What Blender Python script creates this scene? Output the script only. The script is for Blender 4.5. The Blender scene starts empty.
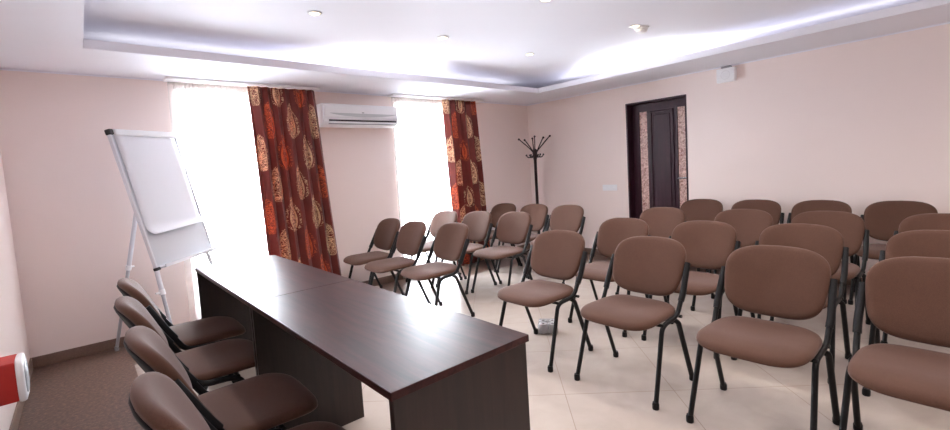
import bpy, bmesh, math, random
from mathutils import Vector, Matrix
PI = math.pi
sc = bpy.context.scene
COL = sc.collection
random.seed(7)

# ------------------------------------------------------------------ helpers
def link(o):
    COL.objects.link(o); return o

def mesh_obj(name, bm, mat, parent=None, smooth=False, autosm=None):
    me = bpy.data.meshes.new(name)
    bmesh.ops.recalc_face_normals(bm, faces=bm.faces[:])
    bm.to_mesh(me); bm.free()
    mats = mat if isinstance(mat, (list, tuple)) else [mat]
    for m in mats: me.materials.append(m)
    if smooth:
        for p in me.polygons: p.use_smooth = True
        if autosm:
            me.set_sharp_from_angle(angle=math.radians(autosm))
    o = link(bpy.data.objects.new(name, me))
    if parent: o.parent = parent
    return o

def thing(name, label, cat, loc=(0, 0, 0), rz=0, group=None):
    o = link(bpy.data.objects.new(name, None))
    o.empty_display_size = .1
    o.location = loc; o.rotation_euler = (0, 0, rz)
    tag(o, label, cat, group)
    return o

def tag(o, label, cat, group=None):
    o['label'] = label; o['category'] = cat
    if group: o['group'] = group

def struct(name, bm, mat, parent=None, **k):
    o = mesh_obj(name, bm, mat, parent, **k)
    if parent is None: o['kind'] = 'structure'
    return o

def box(bm, x0, x1, y0, y1, z0, z1, bev=0, seg=2, mi=0):
    r = bmesh.ops.create_cube(bm, size=1)
    vs = r['verts']
    for v in vs:
        v.co = Vector((x0 + (v.co.x + .5) * (x1 - x0), y0 + (v.co.y + .5) * (y1 - y0), z0 + (v.co.z + .5) * (z1 - z0)))
    fs = set(f for v in vs for f in v.link_faces)
    for f in fs: f.material_index = mi
    if bev:
        es = list(set(e for v in vs for e in v.link_edges))
        bmesh.ops.bevel(bm, geom=es, offset=bev, segments=seg, profile=.5, affect='EDGES')
    return bm

def B(*a, **k):
    return box(bmesh.new(), *a, **k)

def smooth_path(pts, n=6, closed=False):
    """Catmull-Rom through pts"""
    P = [Vector(p) for p in pts]
    Q = [P[0] * 2 - P[1]] + P + [P[-1] * 2 - P[-2]]
    out = []
    for i in range(1, len(Q) - 2):
        a, b, c, d = Q[i - 1], Q[i], Q[i + 1], Q[i + 2]
        for k in range(n):
            t = k / n
            out.append(.5 * ((2 * b) + (c - a) * t + (2 * a - 5 * b + 4 * c - d) * t * t + (3 * b - a - 3 * c + d) * t ** 3))
    out.append(P[-1])
    return out

def round_path(pts, r=.04, n=6):
    """polyline with corners rounded"""
    P = [Vector(p) for p in pts]
    out = [P[0]]
    for i in range(1, len(P) - 1):
        a = (P[i - 1] - P[i]); b = (P[i + 1] - P[i])
        ra = min(r, a.length * .49, b.length * .49)
        A = P[i] + a.normalized() * ra; C = P[i] + b.normalized() * ra
        for k in range(n + 1):
            t = k / n
            out.append((1 - t) ** 2 * A + 2 * t * (1 - t) * P[i] + t * t * C)
    out.append(P[-1])
    return out

def tube(bm, path, r, seg=10, ry=None, caps=True, radii=None):
    P = [Vector(p) for p in path]
    rings = []
    T0 = (P[1] - P[0]).normalized()
    ref = Vector((0, 1, 0)) if abs(T0.y) < .9 else Vector((1, 0, 0))
    N = (ref - T0 * ref.dot(T0)).normalized()
    for i, p in enumerate(P):
        if i == 0: T = (P[1] - P[0])
        elif i == len(P) - 1: T = (P[-1] - P[-2])
        else: T = (P[i + 1] - P[i - 1])
        T.normalize()
        N = (N - T * N.dot(T)).normalized()
        Bn = T.cross(N)
        rr = radii[i] if radii else r
        r2 = (ry if ry else rr)
        rings.append([bm.verts.new(p + N * (rr * math.cos(2 * PI * k / seg)) + Bn * (r2 * math.sin(2 * PI * k / seg))) for k in range(seg)])
    for a, b in zip(rings, rings[1:]):
        for k in range(seg):
            bm.faces.new((a[k], a[(k + 1) % seg], b[(k + 1) % seg], b[k]))
    if caps:
        bm.faces.new(rings[0][::-1]); bm.faces.new(rings[-1])
    return bm

def lathe(bm, prof, n=24, c=(0, 0, 0), axis='z'):
    rings = []
    for r, h in prof:
        ring = []
        for k in range(n):
            a = 2 * PI * k / n
            p = (r * math.cos(a), r * math.sin(a), h)
            if axis == 'x': p = (p[2], p[0], p[1])
            if axis == 'y': p = (p[0], p[2], p[1])
            ring.append(bm.verts.new((p[0] + c[0], p[1] + c[1], p[2] + c[2])))
        rings.append(ring)
    for a, b in zip(rings, rings[1:]):
        for k in range(n):
            bm.faces.new((a[k], a[(k + 1) % n], b[(k + 1) % n], b[k]))
    if prof[0][0] > 1e-6: bm.faces.new(rings[0][::-1])
    if prof[-1][0] > 1e-6: bm.faces.new(rings[-1])
    bmesh.ops.remove_doubles(bm, verts=bm.verts[:], dist=1e-6)
    return bm

def ball(bm, c, r, n=12):
    bmesh.ops.create_uvsphere(bm, u_segments=n, v_segments=n // 2 + 2, radius=r, matrix=Matrix.Translation(c))
    return bm

def cushion(bm, outline, prof, fn):
    """outline: list of (u,v); prof: list of (scale, d) from back centre to front centre; fn(u,v,d,s)->xyz"""
    rings = []
    for s, d in prof:
        rings.append([bm.verts.new(fn(u * s, v * s, d, s)) for u, v in outline])
    n = len(outline)
    for a, b in zip(rings, rings[1:]):
        for k in range(n):
            bm.faces.new((a[k], a[(k + 1) % n], b[(k + 1) % n], b[k]))
    for ring, flip in ((rings[0], True), (rings[-1], False)):
        bm.faces.new(ring[::-1] if flip else ring)
    return bm

# ------------------------------------------------------------------ materials
def newmat(name):
    m = bpy.data.materials.new(name); m.use_nodes = True
    nt = m.node_tree
    return m, nt, nt.nodes['Principled BSDF']

def N(nt, t, **k):
    n = nt.nodes.new(t)
    for a, v in k.items():
        if a in n.inputs: n.inputs[a].default_value = v
        else: setattr(n, a, v)
    return n

def mathn(nt, op, a, b=None, c=None):
    n = nt.nodes.new('ShaderNodeMath'); n.operation = op
    for i, v in enumerate((a, b, c)):
        if v is None: continue
        if isinstance(v, (int, float)): n.inputs[i].default_value = v
        else: nt.links.new(v, n.inputs[i])
    return n.outputs[0]

def mixc(nt, fac, a, b, mode='MIX'):
    n = nt.nodes.new('ShaderNodeMix'); n.data_type = 'RGBA'; n.blend_type = mode
    for i, v in ((0, fac), (6, a), (7, b)):
        if isinstance(v, (int, float)): n.inputs[i].default_value = v
        elif isinstance(v, (tuple, list)): n.inputs[i].default_value = (*v[:3], 1)
        else: nt.links.new(v, n.inputs[i])
    return n.outputs[2]

def s2l(r, g, b):
    f = lambda c: (c / 255 / 12.92) if c / 255 <= .04045 else ((c / 255 + .055) / 1.055) ** 2.4
    return (f(r), f(g), f(b))

def simple(name, col, rough=.5, metal=0, spec=.5, var=.06, scale=30, bump=0, bscale=None, coat=0):
    m, nt, p = newmat(name)
    tc = N(nt, 'ShaderNodeTexCoord')
    nz = N(nt, 'ShaderNodeTexNoise', Scale=scale, Detail=4.0)
    nt.links.new(tc.outputs['Object'], nz.inputs['Vector'])
    d = tuple(c * (1 - var) for c in col); l = tuple(min(1, c * (1 + var)) for c in col)
    nt.links.new(mixc(nt, nz.outputs['Fac'], d, l), p.inputs['Base Color'])
    p.inputs['Roughness'].default_value = rough; p.inputs['Metallic'].default_value = metal
    p.inputs['Specular IOR Level'].default_value = spec
    p.inputs['Coat Weight'].default_value = coat
    if bump:
        nb = N(nt, 'ShaderNodeTexNoise', Scale=bscale or scale, Detail=3.0)
        nt.links.new(tc.outputs['Object'], nb.inputs['Vector'])
        b = N(nt, 'ShaderNodeBump', Strength=bump, Distance=.01)
        nt.links.new(nb.outputs['Fac'], b.inputs['Height'])
        nt.links.new(b.outputs['Normal'], p.inputs['Normal'])
    return m

WALLC = s2l(243, 229, 224)
M = {}
M['wall'] = simple('wall_paint', WALLC, .75, spec=.25, var=.015, scale=3, bump=.04, bscale=160)
M['ceil'] = simple('ceiling_paint', s2l(240, 240, 248), .8, spec=.2, var=.01, scale=3)
M['white'] = simple('white_plastic', s2l(246, 246, 248), .35, var=.01)
M['white_metal'] = simple('white_lacquer', s2l(225, 226, 232), .35, var=.01)
M['grey_pl'] = simple('grey_plastic', s2l(150, 150, 155), .45)
M['dark_pl'] = simple('dark_plastic', s2l(34, 32, 34), .45)
M['black_metal'] = simple('black_metal', s2l(14, 13, 15), .45, spec=.28, var=.1)
M['black_plastic'] = simple('black_plastic', s2l(16, 15, 18), .5, spec=.28, var=.1)
M['alu'] = simple('aluminium', s2l(190, 192, 198), .35, metal=.7, var=.03)
M['chrome'] = simple('satin_chrome', s2l(215, 215, 220), .25, metal=1, var=.02)
M['paper'] = simple('paper', s2l(236, 237, 243), .8, spec=.2, var=.01)
M['board'] = simple('whiteboard', s2l(214, 217, 224), .25, var=.01)
M['red'] = simple('red_paint', s2l(176, 30, 20), .45, var=.05)
M['mdark'] = simple('dark_bronze_metal', s2l(44, 30, 30), .4, metal=.3, var=.1)
M['skirt'] = simple('brown_baseboard', s2l(122, 98, 86), .4, var=.3, scale=90)
M['film'] = None

def fabric():
    m, nt, p = newmat('brown_upholstery')
    tc = N(nt, 'ShaderNodeTexCoord')
    n1 = N(nt, 'ShaderNodeTexNoise', Scale=420.0, Detail=2.0)
    n2 = N(nt, 'ShaderNodeTexNoise', Scale=9.0, Detail=3.0)
    for n in (n1, n2): nt.links.new(tc.outputs['Object'], n.inputs['Vector'])
    c = mixc(nt, n1.outputs['Fac'], s2l(62, 41, 33), s2l(103, 72, 58))
    c2 = mixc(nt, n2.outputs['Fac'], (.9, .9, .9), (1.06, 1.06, 1.06))
    nt.links.new(mixc(nt, 1.0, c, c2, 'MULTIPLY'), p.inputs['Base Color'])
    p.inputs['Roughness'].default_value = .85
    p.inputs['Specular IOR Level'].default_value = .25
    p.inputs['Sheen Weight'].default_value = .22
    p.inputs['Sheen Roughness'].default_value = .4
    p.inputs['Sheen Tint'].default_value = (.9, .8, .8, 1)
    b = N(nt, 'ShaderNodeBump', Strength=.25, Distance=.002)
    nt.links.new(n1.outputs['Fac'], b.inputs['Height']); nt.links.new(b.outputs['Normal'], p.inputs['Normal'])
    return m
M['fabric'] = fabric()

def wood(name, c0, c1, axis='y', rough=.22, coat=0.0, spec=.5):
    m, nt, p = newmat(name)
    tc = N(nt, 'ShaderNodeTexCoord')
    mp = N(nt, 'ShaderNodeMapping')
    s = {'y': (14, 1.1, 14), 'z': (16, 16, 1.0), 'x': (1.1, 14, 14)}[axis]
    mp.inputs['Scale'].default_value = s
    nt.links.new(tc.outputs['Object'], mp.inputs['Vector'])
    n = N(nt, 'ShaderNodeTexNoise', Scale=2.2, Detail=7.0, Roughness=.62, Distortion=.6)
    nt.links.new(mp.outputs['Vector'], n.inputs['Vector'])
    r = N(nt, 'ShaderNodeValToRGB')
    r.color_ramp.elements[0].position = .32; r.color_ramp.elements[0].color = (*c0, 1)
    r.color_ramp.elements[1].position = .72; r.color_ramp.elements[1].color = (*c1, 1)
    nt.links.new(n.outputs['Fac'], r.inputs['Fac'])
    nt.links.new(r.outputs['Color'], p.inputs['Base Color'])
    p.inputs['Roughness'].default_value = rough
    p.inputs['Specular IOR Level'].default_value = spec
    p.inputs['Coat Weight'].default_value = coat
    p.inputs['Coat Roughness'].default_value = .15
    b = N(nt, 'ShaderNodeBump', Strength=.02, Distance=.003)
    nt.links.new(n.outputs['Fac'], b.inputs['Height']); nt.links.new(b.outputs['Normal'], p.inputs['Normal'])
    return m
M['desk_top'] = wood('wenge_laminate_top', s2l(34, 15, 16), s2l(72, 36, 35), 'y', .36, spec=.23)
M['desk_side'] = wood('wenge_laminate_side', s2l(24, 13, 12), s2l(44, 27, 24), 'z', .4)
M['desk_edge'] = simple('wenge_edge_band', s2l(44, 29, 28), .35, var=.1)
M['door'] = wood('dark_stained_door', s2l(42, 18, 30), s2l(62, 30, 42), 'z', .4, spec=.4)

def floor_tiles(gx, gy, th, s):
    m, nt, p = newmat('cream_floor_tiles')
    tc = N(nt, 'ShaderNodeTexCoord')
    mp = N(nt, 'ShaderNodeMapping', vector_type='TEXTURE')
    mp.inputs['Location'].default_value = (gx, gy, 0)
    mp.inputs['Rotation'].default_value = (0, 0, th)
    mp.inputs['Scale'].default_value = (s, s, s)
    nt.links.new(tc.outputs['Object'], mp.inputs['Vector'])
    sx = N(nt, 'ShaderNodeSeparateXYZ'); nt.links.new(mp.outputs['Vector'], sx.inputs[0])
    ds = []
    for o in ('X', 'Y'):
        f = mathn(nt, 'FRACT', sx.outputs[o])
        ds.append(mathn(nt, 'MINIMUM', f, mathn(nt, 'SUBTRACT', 1.0, f)))
    d = mathn(nt, 'MINIMUM', ds[0], ds[1])
    grout = mathn(nt, 'LESS_THAN', d, .0035)
    fl = N(nt, 'ShaderNodeVectorMath', operation='FLOOR'); nt.links.new(mp.outputs['Vector'], fl.inputs[0])
    wn = N(nt, 'ShaderNodeTexWhiteNoise'); nt.links.new(fl.outputs[0], wn.inputs['Vector'])
    n1 = N(nt, 'ShaderNodeTexNoise', Scale=3.2, Detail=5.0, Roughness=.55, Distortion=1.2)
    nt.links.new(tc.outputs['Object'], n1.inputs['Vector'])
    c = mixc(nt, n1.outputs['Fac'], s2l(180, 167, 157), s2l(206, 195, 187))  # random mottling in the colour, standing in for soft reflections on the tiles
    c = mixc(nt, mathn(nt, 'MULTIPLY', wn.outputs['Value'], .25), c, s2l(190, 175, 162))
    c = mixc(nt, grout, c, s2l(150, 132, 120))
    nt.links.new(c, p.inputs['Base Color'])
    rg = mathn(nt, 'MULTIPLY_ADD', n1.outputs['Fac'], .12, .13)
    nt.links.new(mathn(nt, 'MAXIMUM', rg, mathn(nt, 'MULTIPLY', grout, .6)), p.inputs['Roughness'])
    p.inputs['Specular IOR Level'].default_value = .5
    return m

def granite():
    m, nt, p = newmat('brown_floor_border')
    tc = N(nt, 'ShaderNodeTexCoord')
    n1 = N(nt, 'ShaderNodeTexNoise', Scale=48.0, Detail=5.0, Roughness=.75)
    n2 = N(nt, 'ShaderNodeTexNoise', Scale=6.0, Detail=3.0)
    for n in (n1, n2): nt.links.new(tc.outputs['Object'], n.inputs['Vector'])
    r = N(nt, 'ShaderNodeValToRGB')
    e = r.color_ramp.elements
    e[0].position = .3; e[0].color = (*s2l(46, 30, 25), 1)
    e[1].position = .72; e[1].color = (*s2l(150, 116, 98), 1)
    x = e.new(.5); x.color = (*s2l(92, 71, 61), 1)
    nt.links.new(n1.outputs['Fac'], r.inputs['Fac'])
    nt.links.new(mixc(nt, mathn(nt, 'MULTIPLY', n2.outputs['Fac'], .3), r.outputs['Color'], s2l(84, 64, 54)), p.inputs['Base Color'])
    p.inputs['Roughness'].default_value = .32
    return m
M['border'] = granite()

def damask():
    m, nt, p = newmat('red_damask_cloth')
    uv = N(nt, 'ShaderNodeUVMap'); uv.uv_map = 'UVMap'
    sx = N(nt, 'ShaderNodeSeparateXYZ'); nt.links.new(uv.outputs[0], sx.inputs[0])
    CW, CH = .165, .64
    cu = mathn(nt, 'DIVIDE', sx.outputs['X'], CW)
    col = mathn(nt, 'FLOOR', cu)
    par = mathn(nt, 'MODULO', mathn(nt, 'ADD', col, 40.0), 2.0)
    cv = mathn(nt, 'ADD', mathn(nt, 'DIVIDE', sx.outputs['Y'], CH), mathn(nt, 'MULTIPLY', par, .5))
    fu = mathn(nt, 'SUBTRACT', mathn(nt, 'FRACT', cu), .5)
    fv = mathn(nt, 'SUBTRACT', mathn(nt, 'FRACT', cv), .5)
    # leaf-pear motif: wide foot, pointed tip
    hv = mathn(nt, 'MULTIPLY', fv, 1.75)
    t = mathn(nt, 'ADD', hv, .5)
    tc_ = mathn(nt, 'MINIMUM', mathn(nt, 'MAXIMUM', t, .0001), .9999)
    wdt = mathn(nt, 'MULTIPLY', mathn(nt, 'MULTIPLY', mathn(nt, 'POWER', tc_, .42), mathn(nt, 'POWER', mathn(nt, 'SUBTRACT', 1.0, tc_), .8)), .80)
    rr = mathn(nt, 'DIVIDE', mathn(nt, 'ABSOLUTE', fu), wdt)
    inr = mathn(nt, 'MULTIPLY', mathn(nt, 'GREATER_THAN', t, 0.0), mathn(nt, 'LESS_THAN', t, 1.0))
    inside = mathn(nt, 'MULTIPLY', mathn(nt, 'LESS_THAN', rr, 1.0), inr)
    ring = mathn(nt, 'MULTIPLY', inside, mathn(nt, 'GREATER_THAN', rr, .82))
    mp = N(nt, 'ShaderNodeMapping'); mp.inputs['Scale'].default_value = (1, 1, 1)
    nt.links.new(uv.outputs[0], mp.inputs['Vector'])
    vo = N(nt, 'ShaderNodeTexVoronoi', Scale=46.0, feature='DISTANCE_TO_EDGE')
    nt.links.new(mp.outputs['Vector'], vo.inputs['Vector'])
    no = N(nt, 'ShaderNodeTexNoise', Scale=24.0, Detail=1.0, Distortion=2.2)
    nt.links.new(mp.outputs['Vector'], no.inputs['Vector'])
    lace = mathn(nt, 'LESS_THAN', mathn(nt, 'ABSOLUTE', mathn(nt, 'SUBTRACT', no.outputs['Fac'], .5)), .050)
    lace2 = mathn(nt, 'LESS_THAN', vo.outputs['Distance'], .09)
    lc = mathn(nt, 'MAXIMUM', lace, mathn(nt, 'MULTIPLY', lace2, .3))
    stem = mathn(nt, 'MULTIPLY', mathn(nt, 'LESS_THAN', mathn(nt, 'ABSOLUTE', fu), .05), mathn(nt, 'LESS_THAN', fv, .1))
    mot = mathn(nt, 'MULTIPLY', inside, mathn(nt, 'MAXIMUM', lc, mathn(nt, 'MULTIPLY', stem, lace)))
    # scrolls round the motif
    band = mathn(nt, 'MULTIPLY', mathn(nt, 'MULTIPLY', mathn(nt, 'LESS_THAN', rr, 1.5), inr), mathn(nt, 'GREATER_THAN', rr, 1.15))
    dots = mathn(nt, 'MULTIPLY', band, lace)
    mot = mathn(nt, 'MAXIMUM', mathn(nt, 'MAXIMUM', mot, mathn(nt, 'MULTIPLY', dots, .7)), mathn(nt, 'MULTIPLY', ring, .75))
    n2 = N(nt, 'ShaderNodeTexNoise', Scale=5.0, Detail=2.0)
    nt.links.new(uv.outputs[0], n2.inputs['Vector'])
    par3 = mathn(nt, 'GREATER_THAN', mathn(nt, 'MODULO', mathn(nt, 'ADD', mathn(nt, 'ADD', col, 31.0), mathn(nt, 'FLOOR', cv)), 3.0), 1.5)
    gold = mixc(nt, par3, s2l(240, 206, 164), s2l(208, 92, 50))
    base = mixc(nt, n2.outputs['Fac'], s2l(74, 26, 23), s2l(142, 52, 38))
    nt.links.new(mixc(nt, mot, base, gold), p.inputs['Base Color'])
    p.inputs['Roughness'].default_value = .6
    p.inputs['Sheen Weight'].default_value = .2
    tr = N(nt, 'ShaderNodeBsdfTranslucent')
    nt.links.new(mixc(nt, mathn(nt, 'MULTIPLY', mot, .8), s2l(110, 26, 20), s2l(214, 120, 70)), tr.inputs['Color'])
    mx = N(nt, 'ShaderNodeMixShader', Fac=.22)
    out = nt.nodes['Material Output']
    nt.links.new(p.outputs[0], mx.inputs[1]); nt.links.new(tr.outputs[0], mx.inputs[2]); nt.links.new(mx.outputs[0], out.inputs[0])
    return m
M['damask'] = damask()

def sheer():
    m, nt, p = newmat('sheer_white_voile')
    out = nt.nodes['Material Output']
    p.inputs['Base Color'].default_value = (.95, .94, .92, 1); p.inputs['Roughness'].default_value = .9
    tl = N(nt, 'ShaderNodeBsdfTranslucent'); tl.inputs['Color'].default_value = (.96, .95, .93, 1)
    tp = N(nt, 'ShaderNodeBsdfTransparent')
    tc = N(nt, 'ShaderNodeTexCoord'); nz = N(nt, 'ShaderNodeTexNoise', Scale=14.0); nt.links.new(tc.outputs['Object'], nz.inputs['Vector'])
    a = N(nt, 'ShaderNodeMixShader', Fac=.7); nt.links.new(p.outputs[0], a.inputs[1]); nt.links.new(tl.outputs[0], a.inputs[2])
    b = N(nt, 'ShaderNodeMixShader')
    nt.links.new(mathn(nt, 'MULTIPLY_ADD', nz.outputs['Fac'], .1, .40), b.inputs[0])
    nt.links.new(a.outputs[0], b.inputs[1]); nt.links.new(tp.outputs[0], b.inputs[2]); nt.links.new(b.outputs[0], out.inputs[0])
    return m
M['sheer'] = sheer()

def glass(name, tint=(1, 1, 1), gl=.08, rough=.0):
    m, nt, p = newmat(name)
    nt.nodes.remove(p)
    out = nt.nodes['Material Output']
    tp = N(nt, 'ShaderNodeBsdfTransparent'); tp.inputs['Color'].default_value = (*tint, 1)
    g = N(nt, 'ShaderNodeBsdfGlossy', Roughness=rough)
    lw = N(nt, 'ShaderNodeFresnel', IOR=1.45)
    mx = N(nt, 'ShaderNodeMixShader')
    nt.links.new(lw.outputs[0], mx.inputs[0]); nt.links.new(tp.outputs[0], mx.inputs[1]); nt.links.new(g.outputs[0], mx.inputs[2])
    nt.links.new(mx.outputs[0], out.inputs[0])
    return m
M['glass'] = glass('window_glass')
M['film'] = glass('clear_plastic_film', (.99, .99, .99), rough=.3)

def door_glass():
    m, nt, p = newmat('patterned_door_glass')
    tc = N(nt, 'ShaderNodeTexCoord')
    vo = N(nt, 'ShaderNodeTexVoronoi', Scale=38.0, feature='SMOOTH_F1')
    no = N(nt, 'ShaderNodeTexNoise', Scale=22.0, Detail=4.0, Distortion=2.0)
    for n in (vo, no): nt.links.new(tc.outputs['Object'], n.inputs['Vector'])
    f = mathn(nt, 'MULTIPLY_ADD', no.outputs['Fac'], 2.2, -.6)
    nt.links.new(mixc(nt, f, s2l(150, 100, 92), s2l(250, 220, 208)), p.inputs['Base Color'])
    p.inputs['Roughness'].default_value = .22
    b = N(nt, 'ShaderNodeBump', Strength=.6, Distance=.01)
    nt.links.new(no.outputs['Fac'], b.inputs['Height']); nt.links.new(b.outputs['Normal'], p.inputs['Normal'])
    return m
M['dglass'] = door_glass()

def emit(name, col, st):
    m, nt, p = newmat(name)
    p.inputs['Emission Color'].default_value = (*col, 1); p.inputs['Emission Strength'].default_value = st
    p.inputs['Base Color'].default_value = (*col, 1)
    return m
M['bulb'] = emit('lit_lamp', (1, .82, .5), 2.4)

# ------------------------------------------------------------------ dimensions
Lx, Rx, Dy, By, H, HC = -.406, 5.506, 4.893, -2.4, 2.30, 2.50
EX0, EX1, EY1, EY0 = .113, 4.76, 4.02, -1.55        # opening of the ceiling tray
WT = .25                                             # wall thickness

# ------------------------------------------------------------------ room
M['floor'] = floor_tiles(1.9462 * 1.03, 1.5559 * 1.03, -.7673, .6018 * 1.03)
struct('floor', B(Lx + .6, Rx - .41, By + .6, Dy - .6, -.1, 0), M['floor'])
bm = bmesh.new()
box(bm, Lx - WT, Lx + .6, By - WT, Dy + WT, -.1, 0)
box(bm, Rx - .41, Rx + WT, By - WT, Dy + WT, -.1, 0)
box(bm, Lx + .6, Rx - .41, Dy - .6, Dy + WT, -.1, 0)
box(bm, Lx + .6, Rx - .41, By - WT, By + .6, -.1, 0)
struct('floor_border', bm, M['border'])
struct('ceiling', B(Lx - WT, Rx + WT, By - WT, Dy + WT, HC, HC + .1), M['ceil'])
# lowered soffit with an upstand lip round the tray
bm = bmesh.new()
box(bm, Lx, EX0, By, Dy, H, H + .018)
box(bm, EX1, Rx, By, Dy, H, H + .018)
box(bm, EX0, EX1, EY1, Dy, H, H + .018)
box(bm, EX0, EX1, By, EY0, H, H + .018)
struct('ceiling_soffit', bm, M['ceil'])
bm = bmesh.new()
t = .018
g = .004
for a in ((EX0 - t, EX0 + g, EY0 - t, EY1 + t), (EX1 - g, EX1 + t, EY0 - t, EY1 + t), (EX0 + g, EX1 - g, EY1 - g, EY1 + t), (EX0 + g, EX1 - g, EY0 - t, EY0 + g)):
    box(bm, *a, H + .003, H + .062)
struct('trim_1', bm, M['ceil'])
# small cornice where the soffit meets the walls
bm = bmesh.new()
cs = .012
box(bm, Lx, Rx, Dy - cs, Dy, H - cs, H); box(bm, Lx, Rx, By, By + cs, H - cs, H)
box(bm, Lx, Lx + cs, By, Dy, H - cs, H); box(bm, Rx - cs, Rx, By, Dy, H - cs, H)
struct('trim_2', bm, M['ceil'])

struct('wall_left', B(Lx - WT, Lx, By - WT, Dy + WT, 0, HC), M['wall'])
struct('wall_back', B(Lx, Rx, By - WT, By, 0, HC), M['wall'])
# window wall with two tall openings
W1, W2, WZ0, WZ1 = (.74, 1.80), (3.03, 4.12), .10, 2.20
bm = bmesh.new()
xs = [Lx, W1[0], W1[1], W2[0], W2[1], Rx + WT]
for i in range(5):
    if i in (1, 3):
        box(bm, xs[i], xs[i + 1], Dy, Dy + WT, 0, WZ0); box(bm, xs[i], xs[i + 1], Dy, Dy + WT, WZ1, HC)
    else:
        box(bm, xs[i], xs[i + 1], Dy, Dy + WT, 0, HC)
struct('wall_window', bm, M['wall'])
for i, (a, b) in enumerate((W1, W2)):
    f = .06; y0, y1 = Dy + .13, Dy + .19
    bm = bmesh.new()
    box(bm, a, a + f, y0, y1, WZ0, WZ1); box(bm, b - f, b, y0, y1, WZ0, WZ1)
    box(bm, a + f, b - f, y0, y1, WZ0, WZ0 + f); box(bm, a + f, b - f, y0, y1, WZ1 - f, WZ1)
    mdl = (a + b) / 2
    box(bm, mdl - .035, mdl + .035, y0, y1, WZ0 + f, WZ1 - f)
    w = struct('window_%d' % (i + 1), bm, M['white'])
    mesh_obj('pane', B(a + f, mdl - .035, Dy + .155, Dy + .161, WZ0 + f, WZ1 - f), M['glass'], w)
    mesh_obj('pane', B(mdl + .035, b - f, Dy + .155, Dy + .161, WZ0 + f, WZ1 - f), M['glass'], w)
# door wall
DY0, DY1, DZ = 2.385, 3.175, 2.065
bm = bmesh.new()
box(bm, Rx, Rx + WT, By - WT, DY0, 0, HC); box(bm, Rx, Rx + WT, DY1, Dy, 0, HC); box(bm, Rx, Rx + WT, DY0, DY1, DZ, HC)
struct('wall_right', bm, M['wall'])
# baseboards
bz, bt = .085, .012
struct('baseboard_window', B(Lx, Rx, Dy - bt, Dy, 0, bz, .002), M['skirt'])
struct('baseboard_left', B(Lx, Lx + bt, By, Dy - bt, 0, bz, .002), M['skirt'])
bm = bmesh.new(); box(bm, Rx - bt, Rx, By, DY0 - .01, 0, bz, .002); box(bm, Rx - bt, Rx, DY1 + .01, Dy - bt, 0, bz, .002)
struct('baseboard_right', bm, M['skirt'])
struct('baseboard_back', B(Lx + bt, Rx - bt, By, By + bt, 0, bz, .002), M['skirt'])

# door: lining, leaf, raised panel, two strips of patterned glass, lever
bm = bmesh.new()
q = .02
box(bm, Rx - .004, Rx + .2, DY1 - q, DY1, 0, DZ); box(bm, Rx - .004, Rx + .2, DY0, DY0 + q, 0, DZ); box(bm, Rx - .004, Rx + .2, DY0 + q, DY1 - q, DZ - q, DZ)
door = struct('door_1', bm, M['door'])
x0, x1 = Rx + .125, Rx + .165
yl = [DY0 + q, 2.447, 2.557, 2.95, 3.06, DY1 - q]
gz0, gz1 = .22, 1.945
bm = bmesh.new()
box(bm, x0, x1, yl[0], yl[1], .008, DZ - q); box(bm, x0, x1, yl[4], yl[5], .008, DZ - q)
box(bm, x0, x1, yl[2], yl[3], .008, DZ - q)
for a, b in ((1, 2), (3, 4)):
    box(bm, x0, x1, yl[a], yl[b], .008, gz0); box(bm, x0, x1, yl[a], yl[b], gz1, DZ - q)
# moulding round the middle panel
pa, pb, pz0, pz1 = 2.60, 2.905, .26, 1.935
for a in ((pa, pa + .022, pz0, pz1), (pb - .022, pb, pz0, pz1), (pa, pb, pz0, pz0 + .022), (pa, pb, pz1 - .022, pz1)):
    box(bm, x0 - .014, x0, a[0], a[1], a[2], a[3], .004, 1)
leaf = mesh_obj('door_leaf', bm, M['door'], door)
mesh_obj('raised_panel', B(x0 - .010, x0, pa + .045, pb - .045, pz0 + .05, pz1 - .05, .007, 2), M['door'], leaf)
for a, b in ((1, 2), (3, 4)):
    mesh_obj('glass_strip', B(x0 + .012, x0 + .022, yl[a], yl[b], gz0, gz1), M['dglass'], leaf)
bm = bmesh.new()
box(bm, x0 - .008, x0, 2.412, 2.442, .97, 1.16, .003)
tube(bm, round_path([(x0 - .005, 2.427, 1.07), (x0 - .05, 2.427, 1.07), (x0 - .05, 2.54, 1.065)], .015), .012, 10)
h = mesh_obj('door_handle', bm, M['chrome'], leaf, smooth=True, autosm=40); h['label'] = 'satin chrome lever door handle'

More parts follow.
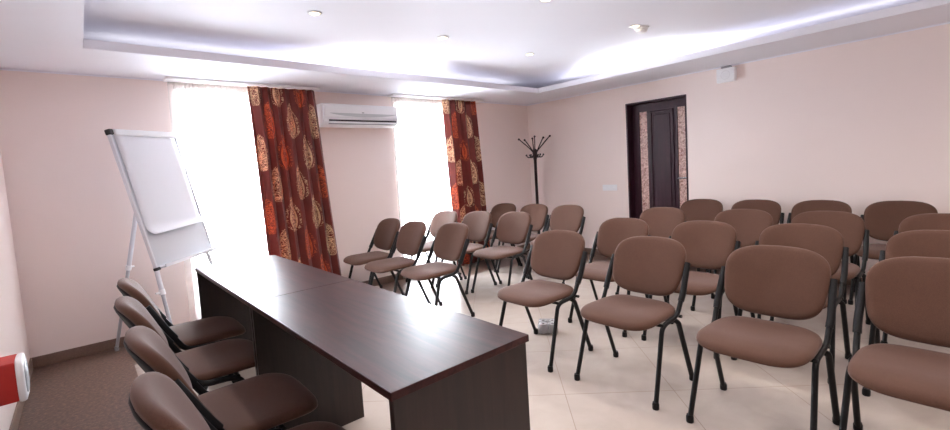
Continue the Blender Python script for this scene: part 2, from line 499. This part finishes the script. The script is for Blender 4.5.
# ------------------------------------------------------------------ curtains
def curtain(name, mat, xa, xb, xa2, xb2, y, z0, z1, folds, amp, label, cat, group=None, nx=None, pinch=.0, seed=1, thick=.002, uvs=True, cloth_w=None, parent=None):
    rnd = random.Random(seed)
    nx = nx or folds * 14; nz = 40
    ph = [rnd.uniform(-.5, .5) for _ in range(folds + 2)]
    bm = bmesh.new(); uvl = bm.loops.layers.uv.new('UVMap')
    V = []
    wcl = cloth_w or (xb - xa) * 1.35
    for j in range(nz + 1):
        v = j / nz; z = z1 + (z0 - z1) * v; row = []
        e = v ** 1.0
        l = xa + (xa2 - xa) * e; r = xb + (xb2 - xb) * e
        for i in range(nx + 1):
            u = i / nx
            k = u * folds
            kk = int(k)
            w = k + .13 * math.sin(2 * PI * u * 1.7 + seed) + .05 * math.sin(3 * v + seed + 5 * u)
            a = amp * (.55 + .45 * min(1, v * 2.2)) * (.75 + .5 * abs(math.sin(kk * 1.9 + seed)))
            s = math.sin(2 * PI * w)
            s = math.copysign(abs(s) ** .8, s)
            x = l + (r - l) * (u + .012 * math.sin(2 * PI * w * 2))
            yy = y + a * s + .008 * math.sin(4 * v + 9 * u + seed)
            row.append(bm.verts.new((x, yy, z)))
        V.append(row)
    for j in range(nz):
        for i in range(nx):
            f = bm.faces.new((V[j][i], V[j + 1][i], V[j + 1][i + 1], V[j][i + 1]))
            for lp, (ii, jj) in zip(f.loops, ((i, j), (i, j + 1), (i + 1, j + 1), (i + 1, j))):
                lp[uvl].uv = (ii / nx * wcl, (1 - jj / nz) * (z1 - z0))
    o = mesh_obj(name, bm, mat, parent, smooth=True)
    if label: tag(o, label, cat, group)
    if thick:
        md = o.modifiers.new('cloth', 'SOLIDIFY'); md.thickness = thick; md.offset = 0
    return o

RZ = 2.272
curtain('curtain', M['damask'], 1.325, 1.985, 1.385, 2.13, Dy - .128, .025, RZ, 7, .034,
        'wide red patterned curtain hanging nearest the flipchart, left of the air conditioner', 'curtain', 'red patterned curtains', seed=3, cloth_w=1.0)
curtain('curtain', M['damask'], 3.71, 4.275, 3.785, 4.40, Dy - .128, .025, RZ + .002, 6, .036,
        'narrower red patterned curtain between the farther window and the coat rack', 'curtain', 'red patterned curtains', seed=8, cloth_w=.82)
def sheer_c(xa, xb, label, seed):
    t_ = thing('sheer_curtain', label, 'curtain', (0, 0, 0), 0, 'white sheer curtains')
    curtain('sheer_cloth', M['sheer'], xa, xb, xa - .03, xb, Dy - .042, .02, RZ - .02, 11, .014, None, None, seed=seed, thick=0, nx=150, parent=t_)
    curtain('gathered_heading', M['sheer'], xa, xb, xa, xb, Dy - .05, RZ - .055, RZ + .003, 26, .008, None, None, seed=seed + 1, thick=0, nx=260, parent=t_)
sheer_c(.70, 1.92, 'white sheer curtain over the bright window behind the flipchart', 4)
sheer_c(2.99, 4.2, 'white sheer curtain over the bright window right of the air conditioner', 6)
for xa, xb, lb in ((.66, 2.03, 'white curtain rail above the window behind the flipchart'), (2.93, 4.40, 'white curtain rail above the window right of the air conditioner')):
    bm = bmesh.new(); box(bm, xa, xb, Dy - .175, Dy - .025, 2.276, 2.2985, .003)
    o = mesh_obj('curtain_rail', bm, M['white'], None); tag(o, lb, 'curtain rail', 'curtain rails')

# ------------------------------------------------------------------ conference chair (faces +X, origin on the floor)
def build_chair():
    root = link(bpy.data.objects.new('conference_chair', None)); root.empty_display_size = .1
    # seat
    n = 56; out = []
    for k in range(n):
        a = 2 * PI * k / n; c, s = math.cos(a), math.sin(a)
        e = 2 / 4.2
        u = math.copysign(abs(c) ** e, c) * .218; v = math.copysign(abs(s) ** e, s) * .243
        v *= 1 - .05 * (1 - (u + .212) / .424) - (.06 * max(0, u / .212) ** 3)
        out.append((u, v))
    def seatfn(u, v, d, s):
        x = u + .046
        z = .442 + d
        z -= .022 * max(0, (u - .07) / .14) ** 2            # waterfall front
        z += .012 * max(0, (-u - .10) / .11) ** 2
        z -= .012 * (1 - (v / .24) ** 2) * max(0, 1 - (u / .2) ** 2)   # dished
        return (x, v, z)
    prof = [(.25, -.016), (.7, -.016), (.93, -.015), (.975, -.011), (1, -.004), (1.0, .004), (.985, .012), (.95, .019), (.88, .024), (.7, .028), (.45, .030), (.2, .030), (.03, .030)]
    mesh_obj('seat', cushion(bmesh.new(), out, prof, seatfn), M['fabric'], root, smooth=True)
    # backrest: rounded shield, curved round the sitter, leaning back
    out = []
    for k in range(n):
        a = 2 * PI * k / n; c, s = math.cos(a), math.sin(a)
        e = 2 / 4.0
        u = math.copysign(abs(c) ** e, c) * .230; v = math.copysign(abs(s) ** e, s) * .154
        u *= 1 + .06 * (v / .154) - .035 * (v / .154) ** 2
        v += .016 * (1 - (u / .23) ** 2) * (1 if s > 0 else -1)
        out.append((u, v))
    def backfn(off):
        def f(u, v, d, s):
            z = .664 + v
            x = -.166 - .47 * (v + .170) + .80 * u * u + d
            return (x + off, u, z + d * .3)
        return f
    prof = [(.2, -.014), (.75, -.014), (.90, -.013), (.96, -.009), (.99, -.003), (1, .005), (.995, .012), (.975, .020), (.93, .027), (.84, .032), (.65, .036), (.4, .038), (.2, .038), (.03, .038)]
    bk = mesh_obj('backrest', cushion(bmesh.new(), out, prof, backfn(0)), M['fabric'], root, smooth=True)
    prof = [(.05, -.021), (.5, -.021), (.82, -.0205), (.88, -.018), (.895, -.012)]
    mesh_obj('back_shell', cushion(bmesh.new(), out, prof, backfn(-.002)), M['black_plastic'], bk, smooth=True)
    # side frames: upright - along the seat - front leg, one bent tube
    for s in (-1, 1):
        y = s * .249
        pts = [(-.222, s * .241, .690), (-.150, s * .247, .555), (-.082, s * .243, .440), (-.04, s * .237, .420), (.060, s * .236, .414), (.100, s * .238, .395), (.222, s * .253, .012)]
        bm = bmesh.new(); tube(bm, round_path(pts, .035, 6), .0125, 12, ry=.0145)
        fr = mesh_obj('side_frame', bm, M['black_metal'], root, smooth=True, autosm=50)
        bm = bmesh.new(); tube(bm, smooth_path([(-.231, s * .240, .706), (-.214, s * .2415, .675), (-.150, s * .247, .555), (-.120, s * .2455, .505)], 5), .0165, 12, ry=.021)
        mesh_obj('back_sleeve', bm, M['black_plastic'], fr, smooth=True, autosm=50)
        bm = bmesh.new(); lathe(bm, [(.0001, 0), (.0165, 0), (.0182, .004), (.0182, .028), (.0155, .036), (.0155, .039)], 14, (.2225, s * .253, 0))
        mesh_obj('foot_cap', bm, M['black_plastic'], fr, smooth=True, autosm=50)
    # rear leg bow: bar below the seat, both ends bent down to the rear feet
    for s in (-1, 1):
        pts = [(-.035, 0, .412), (-.045, s * .235, .412), (-.062, s * .254, .398), (-.222, s * .256, .012)]
        bm = bmesh.new(); tube(bm, round_path(pts, .03, 6), .0125, 12, ry=.0145)
        lg = mesh_obj('rear_leg', bm, M['black_metal'], root, smooth=True, autosm=50)
        bm = bmesh.new(); lathe(bm, [(.0001, 0), (.0165, 0), (.0182, .004), (.0182, .028), (.0155, .036), (.0155, .039)], 14, (-.2225, s * .256, 0))
        mesh_obj('foot_cap', bm, M['black_plastic'], lg, smooth=True, autosm=50)
    bm = bmesh.new()
    tube(bm, [(.09, -.246, .414), (.09, .246, .414)], .010, 8)
    tube(bm, [(-.12, -.248, .414), (-.12, .248, .414)], .010, 8)
    mesh_obj('seat_support', bm, M['black_metal'], root, smooth=True, autosm=50)
    return root

def copy_tree(o, parent=None):
    c = o.copy(); COL.objects.link(c)
    if parent: c.parent = parent
    for ch in list(o.children):
        copy_tree(ch, c)
    return c

proto = build_chair()
_used = [False]
def chair(x, y, rz, label, group):
    o = copy_tree(proto) if _used[0] else proto
    _used[0] = True
    o.location = (x, y, 0); o.rotation_euler = (0, 0, rz)
    o['label'] = label; o['category'] = 'chair'; o['group'] = group
    return o

# audience chairs: position of the back's top edge; chairs face -X
def aud(xt, yt, label, group, deg=0):
    a = PI + math.radians(deg)
    lx = -.26                      # local x of the back's top
    chair(xt - lx * math.cos(a), yt - lx * math.sin(a), a, label, group)

G1 = 'brown chairs beside the windows'
G2 = 'brown chairs in rows before the door wall'
WIN = [
    (2.60, 4.46, -2, 'brown chair closest to the wide red curtain, in the front row below the air conditioner'),
    (2.565, 3.91, -2, 'second brown chair from the wide red curtain, middle of the front row by the windows'),
    (2.63, 3.335, -2, 'third brown chair from the wide red curtain, front row, beside the open aisle'),
    (3.42, 4.48, 2, 'pale sunlit brown chair right in front of the farther bright window'),
    (3.50, 3.96, 2, 'brown chair in second row overlapping the narrower red curtain'),
    (3.59, 3.44, 2, 'brown chair in second row beside the aisle, between narrower red curtain and coat rack'),
    (4.40, 4.42, 0, 'far brown chair just right of the narrower red curtain, nearest the window wall'),
    (4.40, 3.87, 0, 'far brown chair standing right in front of the coat rack pole'),
    (4.38, 3.32, 0, 'far brown chair on the aisle, just right of the coat rack'),
]
for x, y, d, lb in WIN: aud(x, y, lb, G1, d)
MAIN = [
    (2.66, 2.105, 'front-row brown chair at the aisle with the small white pack under it'),
    (2.68, 1.405, 'front-row brown chair second from the aisle, all four legs in plain view'),
    (2.68, .72, 'large front-row brown chair third from the aisle, beside the one cut by the frame'),
    (2.68, .13, 'nearest front-row brown chair, cut off at the right edge of the picture'),
    (3.48, 2.055, 'second-row brown chair at the aisle, behind the one with the white pack'),
    (3.51, 1.41, 'second-row brown chair second from the aisle, below and right of the door'),
    (3.57, .82, 'second-row brown chair mostly hidden behind the large third front-row chair'),
    (3.54, .16, 'second-row brown chair at the right picture edge, behind the nearest chair'),
    (4.37, 2.15, 'third-row brown chair nearest the door, directly below its patterned glass'),
    (4.37, 1.42, 'third-row brown chair second from the aisle, just right of the door'),
    (4.37, .83, 'third-row brown chair third from the aisle, in front of the bare door wall'),
    (4.38, .185, 'third-row brown chair at the right picture edge'),
    (5.29, 2.145, 'back-row brown chair against the wall at the right side of the door'),
    (5.285, 1.597, 'back-row brown chair against the wall, second from the door'),
    (5.29, 1.049, 'back-row brown chair against the wall, third from the door'),
    (5.29, .501, 'back-row brown chair against the wall, farthest from the door'),
]
for x, y, lb in MAIN: aud(x, y, lb, G2)
G3 = 'brown chairs behind the desks'
for i, (x, y, lb) in enumerate([
    (.445, 3.19, 'brown chair behind the dark desk, the farthest of four, nearest the flipchart'),
    (.405, 2.612, 'brown chair behind the dark desk, second from the flipchart'),
    (.402, 1.96, 'brown chair behind the dark desk, third from the flipchart'),
    (.378, 1.395, 'brown chair behind the dark desk nearest the camera, cut off by the bottom edge')]):
    chair(x, y, math.radians(-1), lb, G3)

# ------------------------------------------------------------------ desks
TX0, TX1, TZ = .553, 1.084, .7725
def desk(y0, y1, label, first):
    t_ = thing('desk', label, 'desk', ((TX0 + TX1) / 2, (y0 + y1) / 2, 0), 0, 'dark wooden desks end to end')
    w, l = (TX1 - TX0) / 2, (y1 - y0) / 2
    bm = B(-w, w, -l, l, TZ - .024, TZ, .002, 2)
    mesh_obj('desktop', bm, M['desk_top'], t_)
    bm = bmesh.new()
    mesh_obj('end_panel', B(-w + .006, w - .012, -l + .004, -l + .026, 0, TZ - .024, .0015, 1), M['desk_side'], t_)
    mesh_obj('end_panel', B(-w + .006, w - .012, l - .028, l - .006, 0, TZ - .024, .0015, 1), M['desk_side'], t_)
    mesh_obj('modesty_panel', B(w - .10, w - .082, -l + .026, l - .028, .40, TZ - .024, .001, 1), M['desk_side'], t_)
TS = 2.30
desk(1.008, TS - .001, 'dark brown wooden desk nearest the camera, with its end panel in full view', True)
desk(TS + .001, 3.62, 'dark brown wooden desk at the far end, nearest flipchart and bright window', False)

# ------------------------------------------------------------------ flipchart
cb = Vector((.610, 4.305, .750)); az = -.785; tilt = .20; roll = .038
nrm0 = Vector((math.cos(az), math.sin(az), 0)); rt0 = Vector((-math.sin(az), math.cos(az), 0))
up0 = Vector((0, 0, 1)) * math.cos(tilt) - nrm0 * math.sin(tilt)
rt = rt0 * math.cos(roll) + up0 * math.sin(roll); up = up0 * math.cos(roll) - rt0 * math.sin(roll)
nn = rt.cross(up)
if nn.dot(nrm0) < 0: nn = -nn
fc = thing('flipchart', 'white flipchart easel with paper sheet, in the corner beside the bright window', 'flipchart', (cb.x, cb.y, 0))
O3 = Vector((cb.x, cb.y, 0))
def bp(a, b, c):          # board space -> fc local
    return cb + rt * a + up * b + nn * c - O3
def bbox(bm, a0, a1, b0, b1, c0, c1, bev=0):
    n0 = len(bm.verts)
    tmp = B(a0, a1, b0, b1, c0, c1, bev)
    me = bpy.data.meshes.new('tmp'); tmp.to_mesh(me); tmp.free()
    for v in me.vertices: v.co = bp(*v.co)
    bm.from_mesh(me); bpy.data.meshes.remove(me)
    return bm
BW, BH = .335, 1.053
board = mesh_obj('board', bbox(bmesh.new(), -BW + .012, BW - .012, .012, BH - .012, -.012, .004), M['board'], fc)
bm = bmesh.new()
for a in ((-BW, -BW + .016, 0, BH), (BW - .016, BW, 0, BH), (-BW + .016, BW - .016, 0, .016), (-BW + .016, BW - .016, BH - .016, BH)):
    bbox(bm, *a, -.016, .010, .003)
fr = mesh_obj('frame', bm, M['white_metal'], fc)
for a in ((-BW - .006, -BW + .03, BH - .03, BH + .012, -.022, .022, .008), (-BW - .004, -BW + .035, -.012, .012, -.02, .016, .006), (BW - .035, BW + .004, -.012, .012, -.02, .016, .006)):
    o = mesh_obj('corner_cap', bbox(bmesh.new(), *a), M['dark_pl'], fr); o['label'] = 'black plastic corner cap'
bm = bmesh.new(); bbox(bm, -BW + .03, BW + .004, BH - .035, BH + .010, .010, .030, .006)
mesh_obj('clamp_bar', bm, M['white'], fc)
# paper pad curling forward at its bottom edge
bm = bmesh.new(); rows = []
nb = 30; pw = BW - .03
for j in range(nb + 1):
    tt = j / nb
    b = BH - .03 - tt * .80
    c = .012 + .004 * math.sin(tt * 5)
    if tt > .86:
        k = (tt - .86) / .14
        c += .06 * k ** 1.7; b += .03 * k ** 2
    rows.append([bm.verts.new(bp(-pw + 2 * pw * i / 10, b + (.012 * (i / 10) * max(0, tt - .8) * 5), c + .01 * tt * math.sin(i / 10 * PI) * .6)) for i in range(11)])
for j in range(nb):
    for i in range(10): bm.faces.new((rows[j][i], rows[j][i + 1], rows[j + 1][i + 1], rows[j + 1][i]))
o = mesh_obj('paper_sheet', bm, M['paper'], fc, smooth=True)
md = o.modifiers.new('t', 'SOLIDIFY'); md.thickness = .002
bm = bmesh.new(); bbox(bm, -BW + .04, BW - .02, -.004, .006, .0, .055, .002); bbox(bm, -BW + .04, BW - .02, -.004, .018, .05, .056, .001)
mesh_obj('pen_tray', bm, M['white_metal'], fc)
# legs: two in front, one behind
def leg(p0, p1, split):
    p0, p1 = Vector(p0), Vector(p1); mid = p0.lerp(p1, split)
    bm = bmesh.new(); tube(bm, [p0, mid], .0165, 10)
    l = mesh_obj('leg', bm, M['white_metal'], fc, smooth=True, autosm=50)
    bm = bmesh.new(); tube(bm, [mid - (p1 - p0).normalized() * .04, p1 + Vector((0, 0, .02))], .0125, 10)
    o = mesh_obj('lower_leg', bm, M['alu'], l, smooth=True, autosm=50); o['label'] = 'grey lower leg tube'
    bm = bmesh.new(); tube(bm, [mid + (p0 - p1).normalized() * .02, mid - (p0 - p1).normalized() * .02], .021, 10)
    k = (p1 - p0).normalized().cross(Vector((0, 0, 1))).normalized()
    tube(bm, [mid, mid + k * .045], .008, 8)
    mesh_obj('clamp_knob', bm, M['white'], l, smooth=True, autosm=50)
    bm = bmesh.new(); tube(bm, [p1 + Vector((0, 0, .035)), p1], .016, 10)
    mesh_obj('rubber_foot', bm, M['grey_pl'], l, smooth=True, autosm=50)
top = bp(0, .80, -.035)
for s in (-1, 1):
    pb = bp(s * (BW - .04), .0, -.03)
    pt = bp(s * (BW - .12), .75, -.03)
    d = (pb - pt); k = (pt.z - 0) / -d.z
    leg(pt, pt + d * k, .62)
leg(bp(-.05, .85, -.03), Vector((.115, 4.815, 0)) - O3, .55)

# ------------------------------------------------------------------ air conditioner
ax0, ax1, az0, az1, ay = 2.035, 2.962, 1.888, 2.140, Dy - .2
ac = thing('air_conditioner', 'white wall-mounted air conditioner between the two curtained windows', 'air conditioner', ((ax0 + ax1) / 2, Dy, az0))
OA = Vector(((ax0 + ax1) / 2, Dy, az0))
def lx(bm):
    bmesh.ops.translate(bm, verts=bm.verts[:], vec=-OA); return bm
bm = bmesh.new()
prof = [(Dy, az0 + .012), (Dy - .09, az0), (ay + .03, az0 + .022), (ay + .004, az0 + .05), (ay + .004, az1 - .02), (ay + .03, az1), (Dy, az1)]
rings = [[bm.verts.new((x, y, z)) for y, z in prof] for x in (ax0, ax1)]
n = len(prof)
for k in range(n): bm.faces.new((rings[0][k], rings[0][(k + 1) % n], rings[1][(k + 1) % n], rings[1][k]))
bm.faces.new(rings[0]); bm.faces.new(rings[1][::-1])
bmesh.ops.bevel(bm, geom=[e for e in bm.edges if len(e.link_faces) == 2], offset=.008, segments=2, affect='EDGES')
mesh_obj('body', lx(bm), M['white'], ac)
fp = mesh_obj('front_panel', lx(B(ax0 + .012, ax1 - .012, ay - .010, ay + .006, az0 + .098, az1 - .012, .006, 3)), M['white'], ac)
# shallow curved swoosh set in the lower panel
bm = bmesh.new(); pts_t = []; pts_b = []
for k in range(25):
    u = k / 24; x = ax0 + .07 + u * (ax1 - ax0 - .11)
    pts_t.append((x, az0 + .146)); pts_b.append((x, az0 + .143 - .036 * math.sin(PI * u) ** .7))
va = [bm.verts.new((x, ay - .0115, z)) for x, z in pts_t]; vb = [bm.verts.new((x, ay - .0115, z)) for x, z in pts_b]
vc = [bm.verts.new((x, ay - .006, z)) for x, z in pts_t]; vd = [bm.verts.new((x, ay - .006, z)) for x, z in pts_b]
for k in range(24):
    bm.faces.new((va[k], va[k + 1], vb[k + 1], vb[k])); bm.faces.new((vc[k], vc[k + 1], va[k + 1], va[k])); bm.faces.new((vb[k], vb[k + 1], vd[k + 1], vd[k]))
o = mesh_obj('panel_inlay', lx(bm), simple('pale_grey_plastic', s2l(205, 208, 210), .4, var=.01), fp); o['label'] = 'pale grey curved inlay'
o = mesh_obj('badge', lx(B((ax0 + ax1) / 2 - .016, (ax0 + ax1) / 2 + .012, ay - .013, ay - .009, az0 + .152, az0 + .160, .001, 1)), M['grey_pl'], fp)
o = mesh_obj('air_outlet', lx(B(ax0 + .06, ax1 - .03, ay - .002, ay + .03, az0 + .056, az0 + .076)), M['dark_pl'], ac); o['label'] = 'dark air outlet slot'
mesh_obj('louver', lx(B(ax0 + .06, ax1 - .03, ay - .006, ay + .02, az0 + .036, az0 + .056, .003, 2)), M['white'], ac)
o = mesh_obj('lower_slot', lx(B(ax0 + .06, ax1 - .03, ay - .001, ay + .03, az0 + .027, az0 + .034)), M['grey_pl'], ac)

# ------------------------------------------------------------------ coat rack
cr = thing('coat_rack', 'dark metal coat rack with splayed hooks in the far corner', 'coat rack', (5.2, 4.516, 0))
bm = bmesh.new(); lathe(bm, [(.022, .03), (.022, 1.42), (.027, 1.43), (.027, 1.47), (.030, 1.48), (.036, 1.52), (.030, 1.57), (.018, 1.58), (.0001, 1.585)], 16)
mesh_obj('pole', bm, M['mdark'], cr, smooth=True, autosm=40)
# in-view directions: along the picture plane, (0.75,-0.66) points right
er = Vector((.75, -.66, 0)); ef = Vector((.66, .75, 0))
for a, rise, rad in ((188, .19, .235), (218, .17, .20), (268, .215, .19), (312, .19, .175), (352, .215, .235), (95, .2, .12)):
    d = er * math.cos(math.radians(a)) + ef * math.sin(math.radians(a))
    if a == 268: d = d * .5
    e = d * rad + Vector((0, 0, 1.545 + rise))
    bm = bmesh.new(); tube(bm, smooth_path([(d.x * .02, d.y * .02, 1.52), (d.x * .07, d.y * .07, 1.585), (d.x * rad * .9, d.y * rad * .9, 1.545 + rise * .9), tuple(e)], 4), .008, 8)
    hk = mesh_obj('upper_hook', bm, M['mdark'], cr, smooth=True, autosm=50)
    mesh_obj('hook_knob', ball(bmesh.new(), e, .016), M['mdark'], hk, smooth=True)
for a in (180, 235, 300, 0, 60, 120):
    d = er * math.cos(math.radians(a)) + ef * math.sin(math.radians(a))
    bm = bmesh.new(); tube(bm, smooth_path([(d.x * .02, d.y * .02, 1.50), (d.x * .05, d.y * .05, 1.462), (d.x * .10, d.y * .10, 1.458), (d.x * .125, d.y * .125, 1.485)], 5), .008, 8)
    hk = mesh_obj('lower_hook', bm, M['mdark'], cr, smooth=True, autosm=50)
    mesh_obj('hook_knob', ball(bmesh.new(), (d.x * .127, d.y * .127, 1.492), .014), M['mdark'], hk, smooth=True)
for a in (45, 135, 225, 315):
    d = Vector((math.cos(math.radians(a)), math.sin(math.radians(a)), 0))
    bm = bmesh.new(); tube(bm, smooth_path([(d.x * .012, d.y * .012, .30), (d.x * .06, d.y * .06, .12), (d.x * .16, d.y * .16, .05), (d.x * .22, d.y * .22, .011)], 5), .011, 8)
    mesh_obj('leg', bm, M['mdark'], cr, smooth=True, autosm=50)

# ------------------------------------------------------------------ wall boxes
sb = thing('mounted_alarm_box', 'small white alarm box high on the door wall, under the soffit', 'alarm box', (Rx, 1.93, 2.12))
mesh_obj('housing', B(-.062, 0, -.094, .094, 0, .150, .008, 3), M['white'], sb)
bm = bmesh.new(); lathe(bm, [(.040, -.058), (.040, -.0645), (.050, -.0645), (.050, -.058)], 28, (0, 0, .075), 'x')
for k in range(5): box(bm, -.065, -.061, -.032, .032, .050 + k * .011, .054 + k * .011)
mesh_obj('sounder_grille', bm, simple('pale_grey_grille', s2l(236, 236, 238), .5), sb)
mesh_obj('bracket', B(-.045, 0, -.05, .05, .150, .172, .003, 1), M['grey_pl'], sb)

sw = thing('light_switch', 'white triple light switch on the wall left of the door', 'light switch', (Rx, 3.452, .925))
mesh_obj('switch_plate', B(-.009, 0, -.112, .112, 0, .082, .003, 2), M['white'], sw)
for k in (-1, 0, 1):
    mesh_obj('rocker', B(-.014, -.008, k * .071 - .028, k * .071 + .028, .013, .069, .003, 2), M['white'], sw)

rb = thing('red_wall_box', 'red box with white rounded front plate, low on the wall beside the camera', 'wall box', (Lx, 3.04, .385))
mesh_obj('body', B(0, .108, -.09, .08, .005, .19, .006, 2), M['red'], rb)
bm = bmesh.new(); out = []
for k in range(32):
    a = 2 * PI * k / 32; c, s = math.cos(a), math.sin(a)
    out.append((math.copysign(abs(c) ** .5, c) * .09, math.copysign(abs(s) ** .5, s) * .106))
cushion(bm, out, [(.3, 0), (.97, 0), (1, .006), (1, .016), (.96, .023), (.85, .027), (.3, .027)], lambda u, v, d, s: (.108 + d, u - .005, v + .094))
fp = mesh_obj('front_plate', bm, M['white'], rb, smooth=True, autosm=50)
bm = bmesh.new(); cushion(bm, out, [(.3, .025), (.66, .025), (.68, .028), (.64, .031), (.2, .033)], lambda u, v, d, s: (.108 + d, u - .005, v + .094))
o = mesh_obj('centre_disc', bm, M['grey_pl'], fp, smooth=True, autosm=50); o['label'] = 'dark grey centre'

# ------------------------------------------------------------------ pack of paper rolls on the floor
pk = thing('paper_roll_pack', 'small clear-wrapped pack of white paper rolls on floor below the aisle front-row chair', 'pack of paper rolls', (2.725, 2.32, 0), math.radians(-51)); pk.scale = (.78, .78, .78)
for i in (-1, 1):
    for j in (-1, 1):
        bm = bmesh.new(); lathe(bm, [(.016, .004), (.043, .004), (.045, .008), (.045, .096), (.043, .1), (.016, .1), (.016, .004)], 20, (i * .047, j * .047, 0))
        r_ = mesh_obj('paper_roll', bm, M['paper'], pk, smooth=True, autosm=40)
        bm = bmesh.new(); lathe(bm, [(.0158, .006), (.0158, .099), (.0125, .099), (.0125, .006), (.0158, .006)], 14, (i * .047, j * .047, 0))
        mesh_obj('core_tube', bm, simple('grey_card', s2l(120, 112, 106), .8), r_, smooth=True, autosm=40)
bm = B(-.097, .097, -.097, .097, .001, .106, .022, 4)
bmesh.ops.subdivide_edges(bm, edges=bm.edges[:], cuts=2)
rr = random.Random(3)
for v in bm.verts:
    if v.co.z > .004: v.co += Vector((rr.uniform(-1, 1), rr.uniform(-1, 1), rr.uniform(-1, 1))) * .0022
mesh_obj('plastic_wrap', bm, M['film'], pk, smooth=True)

# ------------------------------------------------------------------ ceiling fittings
SP = [(1.37, 3.16, 'lit ceiling spotlight nearest the flipchart end, left of the other four'),
      (2.525, 3.18, 'lit ceiling spotlight in the middle of the row along the window side'),
      (3.68, 3.20, 'lit ceiling spotlight farthest back, above the coat rack corner'),
      (3.80, 2.075, 'lit ceiling spotlight beside the white smoke detector'),
      (2.61, 2.09, 'lit ceiling spotlight at the very top edge of the picture')]
def spot_light(x, y, e, size=150):
    l = bpy.data.lights.new('ceiling_spot_light', 'SPOT'); l.energy = e; l.color = (1, .92, .84)
    l.spot_size = math.radians(size); l.spot_blend = .9; l.shadow_soft_size = .05
    o = link(bpy.data.objects.new('ceiling_spot_light', l)); o.location = (x, y, HC - .03)
    return o
SPOT_E = 13
for x, y, lb in SP:
    t_ = thing('ceiling_spotlight', lb, 'ceiling light', (x, y, HC), 0, 'round recessed ceiling spotlights')
    bm = bmesh.new(); lathe(bm, [(.034, -.001), (.036, -.007), (.048, -.006), (.052, -.002), (.052, 0)], 28)
    mesh_obj('trim_ring', bm, M['white_metal'], t_, smooth=True, autosm=40)
    bm = bmesh.new(); lathe(bm, [(.0345, -.0015), (.033, -.004), (.018, -.010), (.0001, -.012)], 24)
    mesh_obj('lamp', bm, M['bulb'], t_, smooth=True)
    spot_light(x, y, SPOT_E)
for x, y in ((1.37, 2.08), (1.37, 1.0), (2.55, 1.0), (3.74, 1.0), (1.37, -.1), (2.55, -.1), (3.74, -.1), (1.37, -1.1), (2.55, -1.1), (3.74, -1.1)):
    spot_light(x, y, SPOT_E)  # unseen lights added for fill, continuing the spot grid without fittings
sd = thing('smoke_detector', 'white round smoke detector on the ceiling beside a lit spotlight', 'smoke detector', (3.905, 2.07, HC))
bm = bmesh.new(); lathe(bm, [(.062, 0), (.062, -.012), (.052, -.018)], 28); mesh_obj('base', bm, M['white'], sd, smooth=True, autosm=40)
bm = bmesh.new(); lathe(bm, [(.050, -.014), (.050, -.034), (.036, -.046), (.0001, -.048)], 28); mesh_obj('sensor_head', bm, M['white'], sd, smooth=True, autosm=40)

# ------------------------------------------------------------------ light
def area(name, loc, rot, sx, sy, e, col=(1, 1, 1), spread=None):
    l = bpy.data.lights.new(name, 'AREA'); l.shape = 'RECTANGLE'; l.size = sx; l.size_y = sy; l.energy = e; l.color = col
    o = link(bpy.data.objects.new(name, l)); o.location = loc; o.rotation_euler = rot
    return o
# cove tubes lying behind the tray's lip
area('cove_tube_light', (2.45, EY1 + .11, H + .05), (PI, 0, 0), .75, .04, 15, (.94, .97, 1))
area('cove_tube_light', (EX1 + .11, 2.62, H + .05), (PI, 0, PI / 2), .85, .04, 15, (.94, .97, 1))
for loc, ln, rz in (((2.43, EY1 + .40, H + .05), 4.5, 0), ((2.43, EY0 - .40, H + .05), 4.5, 0), ((EX1 + .36, 1.23, H + .05), 5.4, PI / 2), ((EX0 - .28, 1.23, H + .05), 5.4, PI / 2)):
    area('cove_fill_light', loc, (PI, 0, rz), ln, .03, ln * .3, (1, .98, .98))  # weak fill strips added to brighten the ceiling, not fittings of the room
# sky beyond the windows; light portals guide the sampling
w = bpy.data.worlds.new('sky'); sc.world = w; w.use_nodes = True
bg = w.node_tree.nodes['Background']; bg.inputs['Color'].default_value = (.84, .91, 1, 1); bg.inputs['Strength'].default_value = 34
for a, b in (W1, W2):
    o = area('window_portal', ((a + b) / 2, Dy + .22, (WZ0 + WZ1) / 2), (-PI / 2, 0, 0), b - a, WZ1 - WZ0, 1)
    o.data.cycles.is_portal = True

# ------------------------------------------------------------------ camera
cam = bpy.data.cameras.new('camera'); co = link(bpy.data.objects.new('camera', cam)); sc.camera = co
f = Vector((.655878, .750903, -.07726)); r = Vector((.748626, -.660173, -.061079)); u = Vector((.096869, .017779, .995138))
co.matrix_world = Matrix(((r.x, u.x, -f.x, 0), (r.y, u.y, -f.y, 0), (r.z, u.z, -f.z, 1.334609), (0, 0, 0, 1)))
cam.sensor_width = 36; cam.lens = 451.0812 / 950 * 36; cam.shift_y = -(215 - 204.0931) / 950
cam.clip_start = .02; cam.clip_end = 100

vs = sc.view_settings
vs.view_transform = 'Standard'; vs.look = 'None'; vs.gamma = 1; vs.use_curve_mapping = False; vs.exposure = 1.06
sc.cycles.max_bounces = 10; sc.cycles.diffuse_bounces = 6; sc.cycles.transparent_max_bounces = 12
sc.cycles.caustics_reflective = False; sc.cycles.caustics_refractive = False
sc.cycles.sample_clamp_indirect = 8
